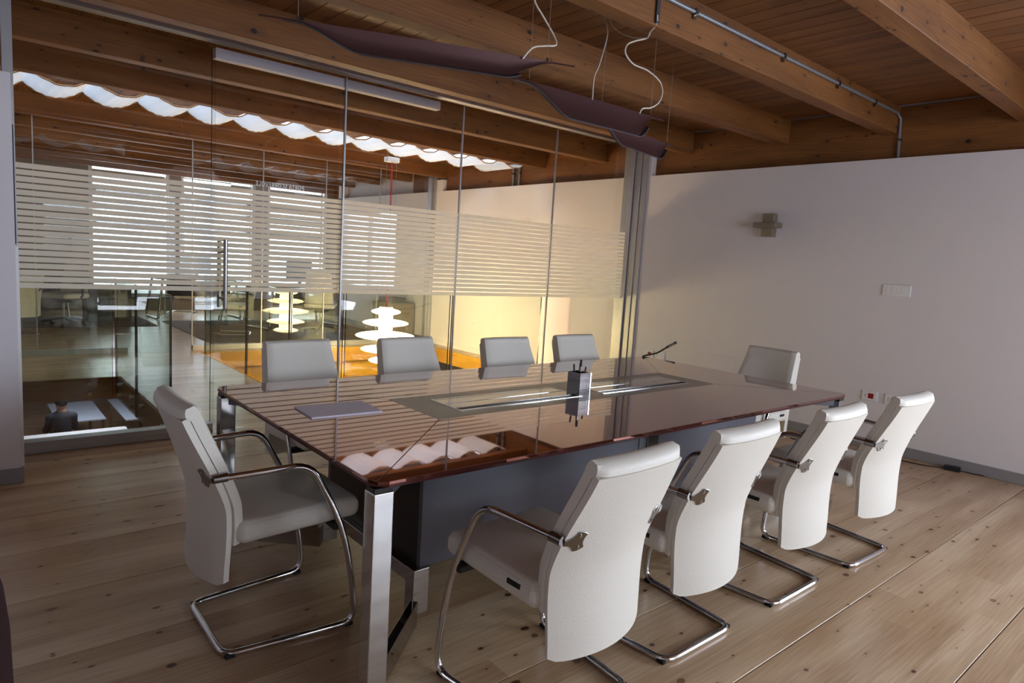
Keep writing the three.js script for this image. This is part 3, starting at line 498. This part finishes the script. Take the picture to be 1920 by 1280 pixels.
tag(mesh('tie_cable', spline([[2.897, 2.866, -2.75], [2.897, 2.751, -2.68], [2.894, 2.693, -2.6], [2.879, 2.649, -2.5], [2.886, 2.634, -2.42]], 0.0022), M.cable), 'very thin cable sagging from ceiling hook to beam underside', 'cable');
tag(mesh('cable_strip', bx(2.796, 2.824, 2.662, CEIL, -2.304, -2.294, 0.002), M.charcoal), 'dark flat cable strip running down the beam with the conduit', 'cable');
// ---------------------------------------------------------------- conduit along the beam
{
  const c = group('conduit'); tag(c, 'grey steel conduit clipped along a ceiling beam and down to the white wall', 'conduit');
  mesh('pipe', tube([[XL + 0.03, 2.80, -2.292], [6.022, 2.80, -2.292], [6.022, 2.40, -2.27]], 0.0115, 0.05, 90, 10), M.conduit, c);
  for (const x of [-0.7, 0.5, 1.7, 2.35, 3.12, 4.08, 4.86, 5.5]) mesh('clip', merge([bx(x - 0.012, x + 0.012, 2.783, 2.817, -2.305, -2.277, 0.003), bx(x - 0.012, x + 0.012, 2.765, 2.785, -2.304, -2.292)]), M.steel, c);
  mesh('clip', bx(6.008, 6.042, 2.585, 2.605, -2.300, -2.262, 0.003), M.steel, c);
  for (const [z, n] of [[-7.10, 'right'], [-7.23, 'left']]) { const p = group('riser_conduit'); tag(p, n === 'right' ? 'short grey conduit pipe on the corridor girder, right one of the pair' : 'short grey conduit pipe on the corridor girder, left one of the pair', 'conduit', 'corridor conduit pair'); mesh('pipe', rod([XR + 0.045, WT - 0.04, z], [XR + 0.045, CEIL, z], 0.016, 12), M.conduit, p); mesh('clip', bx(XR + 0.026, XR + 0.07, 2.60, 2.62, z - 0.024, z + 0.024, 0.003), M.steel, p); }
}
// ---------------------------------------------------------------- on the white wall
{
  const l = group('wall_lamp', [XR, 1.886, -3.30]); tag(l, 'unlit metal wall lamp of crossed plates high on the white wall', 'wall lamp');
  mesh('vertical_plate', bx(-0.075, -0.004, -0.103, 0.112, -0.055, 0.06, 0.004), M.lampMetal, l);
  mesh('horizontal_bar', bx(-0.135, -0.01, -0.022, 0.026, -0.115, 0.115, 0.005), M.lampMetal, l);
  mesh('wall_mount', bx(-0.006, 0, -0.05, 0.05, -0.045, 0.045), M.lampMetal, l);
  const sw = group('switch_plate', [XR, 1.358, -2.13]); tag(sw, 'wide white switch plate in the middle of the white wall', 'switch');
  mesh('frame', bx(-0.012, 0, -0.046, 0.046, -0.108, 0.108, 0.004), M.white, sw);
  for (let k = 0; k < 4; k++) mesh('rocker', bx(-0.016, -0.011, -0.026, 0.026, -0.078 + k * 0.039, -0.041 + k * 0.039, 0.002), M.white, sw);
  const socket = (y, z, label, red) => {
    const s = group('wall_socket', [XR, y, z]); tag(s, label, 'socket', 'wall sockets');
    mesh('plate', bx(-0.011, 0, -0.042, 0.042, -0.062, 0.062, 0.004), M.white, s);
    mesh('insert', bx(-0.014, -0.010, -0.022, 0.022, -0.010, 0.034, 0.002), red ? M.red : M.white, s);
    mesh('pin_hole', merge([-0.012, 0, 0.012].map((d) => new THREE.CylinderGeometry(0.003, 0.003, 0.003, 8).rotateZ(Math.PI / 2).translate(-0.0115, d, -0.034))), M.black, s);
  };
  socket(0.452, -2.235, 'white wall socket with red insert behind the right near-row chair', true);
  socket(0.452, -2.05, 'white wall socket hidden mostly by the back of the right near-row chair', false);
  socket(0.47, -4.60, 'white wall socket with a red insert low beside the glass wall frame', true);
  socket(0.47, -4.45, 'plain white wall socket next to the red one near the frame', false);
  const a = group('access_panel', [XR, 0.40, -3.75]); tag(a, 'flush white access panel faintly outlined low on the white wall', 'panel');
  mesh('lid', bx(-0.004, 0, -0.18, 0.18, -0.205, 0.205, 0.002), M.plaster, a);
  const p = group('power_adapter', [5.90, 0, -1.545], 0.25); tag(p, 'small black power adapter with its lead on the floor by the baseboard', 'adapter');
  mesh('body', bx(-0.032, 0.032, 0, 0.034, -0.055, 0.055, 0.006), M.black, p);
  mesh('lead', spline([[0, 0.008, -0.05], [-0.03, 0.005, -0.2], [0.01, 0.005, -0.5], [-0.02, 0.005, -0.8], [0.02, 0.005, -1.2]], 0.004), M.black, p); mesh('lead', spline([[0, 0.01, 0.05], [0.0, 0.005, 0.14], [0.01, 0.004, 0.22]], 0.0035), M.black, p);
}
{ // maroon tub seat cut off at the left edge
  const g = group('tub_seat', [-0.453, 0, -1.80]); tag(g, 'dark maroon upholstered seat cut off at the left edge of the photo', 'seat');
  mesh('body', new THREE.LatheGeometry([[0, 0.03], [0.49, 0.03], [0.525, 0.08], [0.535, 0.3], [0.53, 0.5], [0.52, 0.6], [0.50, 0.68], [0.45, 0.72], [0.40, 0.70], [0.385, 0.46], [0.34, 0.44], [0, 0.45]].map(([a, b]) => new THREE.Vector2(a, b)), 48), M.maroon, g);
  mesh('foot_ring', new THREE.CylinderGeometry(0.44, 0.44, 0.032, 40).translate(0, 0.016, 0), M.black, g);
}
// ---------------------------------------------------------------- corridor: glass balustrades, pendant lamp, skylight blind
function balustrade(label, runs) {
  const b = group('glass_balustrade'); tag(b, label, 'balustrade', 'glass balustrades of the stair openings');
  for (const [ax, az, bxx, bz] of runs) {
    const along = Math.abs(bxx - ax) > Math.abs(bz - az), q = along ? bx(Math.min(ax, bxx) + 0.004, Math.max(ax, bxx) - 0.004, -0.20, 1.0, az - 0.008, az + 0.008) : bx(ax - 0.008, ax + 0.008, -0.20, 1.0, Math.min(az, bz) + 0.004, Math.max(az, bz) - 0.004);
    const pane = mesh('glass_pane', q, M.glassGreen, b);
    const ends = along ? [[ax + 0.004, az], [bxx - 0.004, az]] : [[ax, az - 0.004], [ax, bz + 0.004]];
    mesh('pane_edge', merge(ends.map(([x, z]) => along ? bx(x - 0.0015, x + 0.0015, -0.20, 1.0, z - 0.0085, z + 0.0085) : bx(x - 0.0085, x + 0.0085, -0.20, 1.0, z - 0.0015, z + 0.0015))), M.glassEdge, pane);
    for (const f of [0.18, 0.82]) for (const y of [-0.05, -0.15]) { const x = ax + (bxx - ax) * f, z = az + (bz - az) * f; mesh('bolt', along ? new THREE.CylinderGeometry(0.02, 0.02, 0.05, 16).rotateX(Math.PI / 2).translate(x, y, z) : new THREE.CylinderGeometry(0.02, 0.02, 0.05, 16).rotateZ(Math.PI / 2).translate(x, y, z), M.steel, pane); }
  }
}
balustrade('clear glass balustrade of the left stair opening, bolted to its wooden edge', [[1.235, -5.37, 1.235, -6.58], [1.235, -6.60, 1.235, -7.55], [1.2, -7.555, 0.1, -7.555], [0.08, -7.555, -1.2, -7.555]]);
balustrade('clear glass balustrade of the lamp opening, greenish panes with dark edges', [[2.445, -6.14, 2.445, -7.33], [2.445, -7.35, 2.445, -8.9], [2.46, -6.145, 3.0, -6.145], [3.02, -6.145, 4.3, -6.145], [4.32, -6.145, 5.7, -6.145]]);
{
  const L = group('pendant_lamp', [4.25, 0, -7.5]); tag(L, 'glowing white pendant lamp of stacked discs hanging in the corridor opening', 'pendant lamp');
  const discs = [[0.665, 0.185, 0.062], [0.52, 0.29, 0.075], [0.352, 0.375, 0.09], [0.175, 0.305, 0.075], [0.03, 0.2, 0.062]];
  for (const [y, r, h] of discs) {
    const prof = []; for (let k = 0; k <= 10; k++) { const t = k / 10; prof.push(new THREE.Vector2(0.095 + (r - 0.095) * Math.sin(t * Math.PI) ** 0.75, y + h * (t - 0.5) * 1.0 * (1 + 0.25 * Math.abs(t - 0.5)))); }
    mesh('disc', new THREE.LatheGeometry(prof, 56), M.lampGlow, L);
  }
  for (let k = 0; k < 4; k++) mesh('neck', new THREE.CylinderGeometry(0.088, 0.088, (discs[k][0] - discs[k + 1][0]) * 0.8, 32).translate(0, (discs[k][0] + discs[k + 1][0]) / 2, 0), M.lampGlow, L);
  mesh('cap', new THREE.CylinderGeometry(0.085, 0.09, 0.03, 32).translate(0, 0.713, 0), M.white, L);
  mesh('cord', merge([rod([0, 0.72, 0], [0, 2.56, 0], 0.006, 8), spline([[0.012, 0.72, 0], [0.02, 1.0, 0.005], [0.006, 1.6, -0.006], [0.012, 2.2, 0.006], [0.008, 2.56, 0]], 0.004)]), M.redCable, L);
  mesh('suspension_wire', merge([-0.07, 0.07].map((x) => rod([x, 0.72, 0], [x, 2.54, 0], 0.0018, 5))), M.wire, L);
  mesh('ceiling_box', bx(-0.085, 0.085, 2.54, 2.60, -0.05, 0.05, 0.006), M.white, L); mesh('suspension_wire', merge([-0.06, 0.06].map((x) => rod([x, 2.60, 0], [x, CEIL, 0], 0.0018, 5))), M.wire, L);
  for (let k = 0; k < 4; k++) { const p = new THREE.PointLight(new THREE.Color(1, 0.66, 0.33), 2.2); p.name = 'pendant_lamp_light'; p.position.set(4.25, (discs[k][0] + discs[k + 1][0]) / 2, -7.5); p.shadow.radius = 5; p.castShadow = true; scene.add(p); }
}
{
  const b = group('skylight_blind', [0, 2.71, 0]); tag(b, 'white fabric blind hanging in scallops below the long skylight', 'blind');
  const step = 0.445, zA = -7.43, zB = -6.77, dip = 0.095;
  for (let k = 0; k < 17; k++) {
    const x0 = 5.86 - (k + 1) * step, x1 = x0 + step, sag = (u) => -dip * (1 - u * u) - 0.004 * Math.sin(u * 20);
    const at = (u, v) => V((x0 + x1) / 2 + u * step / 2, sag(u), zA + (zB - zA) * v);
    const q = mesh('scallop', slab(22, 2, at, () => [0.0008, -0.0008]), k ? M.cloth : M.cloth, b);
    for (const z of [zA, zB]) mesh('piping', spline([...Array(11)].map((_, i) => { const u = -1 + i / 5; return [(x0 + x1) / 2 + u * step / 2, sag(u) - 0.002, z]; }), 0.007, 22, 6), M.piping, q);
  }
  mesh('guide_wire', merge([zA + 0.03, zB - 0.03].map((z) => rod([-1.6, 0.004, z], [5.9, 0.004, z], 0.002, 5))), M.wire, b);
  mesh('hanger', merge([-1.5, 0.5, 2.5, 4.4, 5.86].flatMap((x) => [zA + 0.03, zB - 0.03].map((z) => rod([x, 0, z], [x, CEIL - 2.71, z], 0.002, 5)))), M.wire, b);
}
// ---------------------------------------------------------------- the office beyond the corridor
function swivel(label, at, turn) {
  const c = group('office_chair', at, turn); tag(c, label, 'chair', 'black office swivel chairs');
  for (let k = 0; k < 5; k++) { const a = k * Math.PI * 0.4 + 0.3, x = Math.cos(a), z = Math.sin(a); const s = mesh('base_arm', tube([[0, 0.13, 0], [x * 0.12, 0.115, z * 0.12], [x * 0.29, 0.075, z * 0.29]], 0.018, 0.05, 14, 8), M.black, c); mesh('caster', new THREE.CylinderGeometry(0.029, 0.029, 0.045, 14).rotateX(Math.PI / 2).rotateY(-a).translate(x * 0.29, 0.029, z * 0.29), M.black, s); }
  mesh('column', rod([0, 0.11, 0], [0, 0.42, 0], 0.024, 14), M.chrome, c);
  mesh('mechanism', bx(-0.11, 0.11, 0.36, 0.43, -0.14, 0.14, 0.02), M.black, c);
  mesh('seat', bx(-0.245, 0.245, 0.43, 0.51, -0.24, 0.24, 0.035), M.leather, c);
  const at2 = (u, v) => V(u * (0.23 - 0.03 * v), 0.52 + 0.5 * v, 0.245 + 0.10 * v - 0.05 * u * u); mesh('backrest', slab(12, 10, at2, (u) => [0.022 * Math.max(0.3, 1 - u ** 6), -0.022 * Math.max(0.3, 1 - u ** 6)]), M.leather, c);
  for (const s of [-1, 1]) mesh('armrest', tube([[s * 0.24, 0.45, 0.05], [s * 0.28, 0.47, 0.05], [s * 0.28, 0.66, 0.05], [s * 0.28, 0.66, -0.15]], 0.014, 0.04, 20, 8), M.black, c);
}
function desk(label, at, turn, w) {
  const d = group('desk', at, turn); tag(d, label, 'desk', 'office desks');
  mesh('top', bx(-w / 2, w / 2, 0.715, 0.74, -0.4, 0.4, 0.004), M.deskTop, d);
  for (const s of [-1, 1]) mesh('leg_frame', tube([[s * (w / 2 - 0.12), 0.713, -0.33], [s * (w / 2 - 0.03), 0.02, -0.37], [s * (w / 2 - 0.03), 0.02, 0.37], [s * (w / 2 - 0.12), 0.713, 0.33]], 0.021, 0.03, 40, 8), M.steel, d);
  mesh('modesty_panel', bx(-w / 2 + 0.2, w / 2 - 0.2, 0.42, 0.70, 0.28, 0.295, 0.003), M.charcoal, d);
  const s = group('monitor', [0, 0, 0]); s.position.copy(V(0, 0.74, 0.1).applyAxisAngle(V(0, 1, 0), turn).add(V(...at))); s.rotation.y = turn; tag(s, 'dark flat monitor on the ' + label.split(' ').slice(0, 5).join(' '), 'monitor', 'office monitors');
  mesh('screen', bx(-0.26, 0.26, 0.10, 0.42, -0.015, 0.015, 0.006), M.black, s); mesh('stand', merge([bx(-0.03, 0.03, 0.01, 0.14, 0.01, 0.03), bx(-0.11, 0.11, 0, 0.012, -0.07, 0.09, 0.004)]), M.black, s);
}
desk('dark office desk seen at the far left behind two glass walls', [0.55, 0.011, -12.9], 0.0, 1.8);
desk('dark office desk in front of the middle office window', [3.45, 0, -13.25], 0.05, 1.5);
desk('dark office desk behind the glowing lamp reflection on the right', [4.65, 0.011, -11.45], 0.25, 1.6);
const oc = (x, z, a, label) => { const o = copy(chair, 'visitor_chair'); o.position.set(x, z > -12.6 && x > 2.75 ? 0.011 : 0, z); o.rotation.y = a; tag(o, label, 'chair', 'cantilever chairs in the office'); };
oc(0.62, -11.15, 0.5, 'cantilever visitor chair at the far left of the office beyond the corridor');
oc(3.45, -14.1, 2.6, 'cantilever chair by the middle office window, its back to the light');
oc(3.35, -10.6, 1.2, 'cantilever chair seen through green glass left of the lamp reflection');
swivel('swivel office chair on the dark rug at the left of the office', [1.28, 0.011, -12.0], 2.3);
swivel('swivel office chair with a black star base right of the lamp reflection', [4.72, 0.011, -10.5], -0.6);
{
  const p = group('drawer_pedestal', [1.98, 0.011, -12.85]); tag(p, 'dark drawer pedestal on the office rug before the windows', 'cabinet');
  mesh('body', bx(-0.32, 0.32, 0.03, 0.58, -0.25, 0.23, 0.006), M.charcoal, p); for (let k = 0; k < 3; k++) { const d = mesh('drawer', bx(-0.305, 0.305, 0.05 + k * 0.176, 0.216 + k * 0.176, 0.232, 0.25, 0.004), M.charcoal, p); mesh('handle', bx(-0.09, 0.09, 0.165 + k * 0.176, 0.177 + k * 0.176, 0.25, 0.268, 0.003), M.steel, d); }
  mesh('plinth', bx(-0.3, 0.3, 0, 0.03, -0.23, 0.21), M.black, p);
  tag(mesh('rug', bx(0.55, 2.55, 0, 0.011, -13.5, -11.9, 0.004), M.rug), 'dark grey-brown rug under the left office furniture', 'rug');
  tag(mesh('rug', bx(2.75, 5.75, 0, 0.011, -12.6, -9.45, 0.004), M.rug), 'brown rug behind the lamp reflection under the right office desk', 'rug');
  const c = group('printer_cabinet', [5.66, 0.011, -9.74]); tag(c, 'brown cabinet just behind the glowing lamp, against the corridor wall', 'cabinet');
  mesh('body', bx(-0.27, 0.27, 0.02, 0.6, -0.24, 0.24, 0.02), M.cabinet, c); mesh('top_box', bx(-0.2, 0.14, 0.6, 0.68, -0.16, 0.16, 0.012), M.charcoal, c); mesh('door', bx(-0.25, 0.25, 0.05, 0.57, 0.238, 0.252, 0.004), M.cabinet, c); mesh('plinth', bx(-0.25, 0.25, 0, 0.02, -0.22, 0.22), M.black, c);
  const t = group('linear_ceiling_light', [3.88, 2.55, -14.0]); tag(t, 'bright white linear ceiling light in the office beyond', 'ceiling light');
  mesh('tube', bx(-0.43, 0.43, 0, 0.035, -0.03, 0.03, 0.01), M.tubeGlow, t); mesh('housing', bx(-0.44, 0.44, 0.036, 0.06, -0.04, 0.04, 0.004), M.white, t); mesh('suspension_wire', merge([-0.35, 0.35].map((x) => rod([x, 0.06, 0], [x, CEIL - 2.55, 0], 0.002, 5))), M.wire, t);
  const rl = new THREE.RectAreaLight(0xf2f6ff, 6, 0.84, 0.05); rl.name = 'linear_ceiling_light'; rl.position.set(3.88, 2.545, -14.0); rl.lookAt(3.88, 0, -14.0); scene.add(rl);
}
// ---------------------------------------------------------------- the storey below
{
  const low = (label, x0, x1, z0, z1, m) => { const d = group('lower_desk', [(x0 + x1) / 2, -3, (z0 + z1) / 2]); tag(d, label, 'desk', 'pale desks downstairs'); const w = (x1 - x0) / 2, q = (z1 - z0) / 2; mesh('top', bx(-w, w, 0.72, 0.75, -q, q, 0.005), m, d); for (const [a, b] of [[-1, -1], [1, -1], [-1, 1], [1, 1]]) mesh('leg', bx(a * (w - 0.05) - 0.025, a * (w - 0.05) + 0.025, 0, 0.72, b * (q - 0.06) - 0.025, b * (q - 0.06) + 0.025), M.steel, d); };
  low('pale desk downstairs with a person sitting at it, seen through the left stair opening', 1.48, 2.30, -17.0, -15.2, M.slate);
  low('second pale desk downstairs, right of the one with the person', 2.6, 3.3, -17.0, -14.9, M.slate);
  low('long white desk downstairs nearest the stair opening', 0.6, 2.5, -14.4, -13.95, M.white);
  const l = group('downstairs_light', [1.9, -0.52, -14.6]); tag(l, 'flat white ceiling light of the storey below', 'ceiling light');
  mesh('panel', bx(-0.6, 0.6, 0, 0.03, -0.3, 0.3, 0.01), M.tubeGlow, l); mesh('housing', bx(-0.62, 0.62, 0.031, 0.33, -0.32, 0.32, 0.004), M.white, l);
  const rl = new THREE.RectAreaLight(0xeaf0ff, 5, 1.2, 0.6); rl.name = 'downstairs_light'; rl.position.set(1.9, -0.525, -14.6); rl.lookAt(1.9, -3, -14.6); scene.add(rl);
  // a seated person, one continuous body
  const limb = [[[0, .95, .02], [0, .62, .05], .15, .14], [[0, 1.0, .02], [0, 1.12, .02], .062, .055], [[-.17, .98, .02], [.17, .98, .02], .07, .07], [[-.19, .97, .02], [-.24, .72, -.06], .05, .042], [[-.24, .72, -.06], [-.12, .79, -.28], .04, .03], [[.19, .97, .02], [.24, .72, -.06], .05, .042], [[.24, .72, -.06], [.12, .79, -.28], .04, .03], [[-.09, .56, .06], [-.11, .52, -.36], .085, .062], [[.09, .56, .06], [.11, .52, -.36], .085, .062], [[-.11, .52, -.36], [-.11, .10, -.33], .058, .04], [[.11, .52, -.36], [.11, .10, -.33], .058, .04], [[-.11, .045, -.30], [-.12, .04, -.46], .04, .034], [[.11, .045, -.30], [.12, .04, -.46], .04, .034], [[0, 1.21, -.005], [0, 1.27, .015], .085, .092], [[0, 1.17, -.05], [0, 1.19, -.04], .052, .05], [[0, 1.215, -.098], [0, 1.235, -.09], .013, .01], [[-.12, .79, -.28], [-.10, .785, -.35], .03, .022], [[.12, .79, -.28], [.10, .785, -.35], .03, .022]];
  const N = 72, S = 0.75, mc = new MarchingCubes(N, M.shirt, false, false, 60000); mc.isolation = 0;
  const sd = (p, [a, b, r0, r1]) => { const A = V(...a), B = V(...b), ab = B.clone().sub(A), t = Math.max(0, Math.min(1, p.clone().sub(A).dot(ab) / ab.lengthSq())); return p.distanceTo(A.addScaledVector(ab, t)) - (r0 + (r1 - r0) * t); };
  const q = V(0, 0, 0);
  for (let k = 0; k < N; k++) for (let j = 0; j < N; j++) for (let i = 0; i < N; i++) {
    q.set((2 * i / N - 1) * S, (2 * j / N - 1) * S + 0.68, (2 * k / N - 1) * S - 0.1); let s = 0; for (const b of limb) s += Math.exp(-sd(q, b) * 45); mc.field[k * N * N + j * N + i] = Math.log(Math.max(s, 1e-12)) / 45;
  }
  mc.update();
  const body = new THREE.BufferGeometry(); body.setAttribute('position', new THREE.Float32BufferAttribute(Array.from(mc.positionArray.subarray(0, mc.count * 3)), 3)); body.setAttribute('normal', new THREE.Float32BufferAttribute(Array.from(mc.normalArray.subarray(0, mc.count * 3)), 3));
  body.scale(S, S, S).translate(0, 0.68, -0.1);
  const pr = group('person', [1.50, -3, -14.72], 0.0); tag(pr, 'person with short dark hair in dark clothes sitting at the pale desk downstairs', 'person');
  const P = body.attributes.position, col = new Float32Array(P.count * 3); for (let i = 0; i < P.count; i++) { const y = P.getY(i), z = P.getZ(i), skin = y > 1.09 || (y > 0.74 && z < -0.24); col.set(skin ? [0.45, 0.25, 0.16] : [0.025, 0.025, 0.035], i * 3); }
  body.setAttribute('color', new THREE.BufferAttribute(col, 3));
  mesh('body', body, std({ vertexColors: true, roughness: 0.8 }), pr);
  mesh('hair', new THREE.SphereGeometry(0.112, 28, 18, 0, Math.PI * 2, 0, Math.PI * 0.56).rotateX(0.55).scale(0.93, 1.02, 1.02).translate(0, 1.265, 0.012), M.hair, pr);
  const st = group('stool', [1.50, -3, -14.66]); tag(st, 'dark stool under the person sitting downstairs', 'stool'); mesh('seat', new THREE.CylinderGeometry(0.19, 0.19, 0.05, 28).translate(0, 0.445, 0), M.charcoal, st); mesh('column', rod([0, 0.02, 0], [0, 0.42, 0], 0.025, 12), M.steel, st); mesh('base', new THREE.CylinderGeometry(0.2, 0.22, 0.02, 28).translate(0, 0.01, 0), M.steel, st);
}
renderer.render(scene, camera);
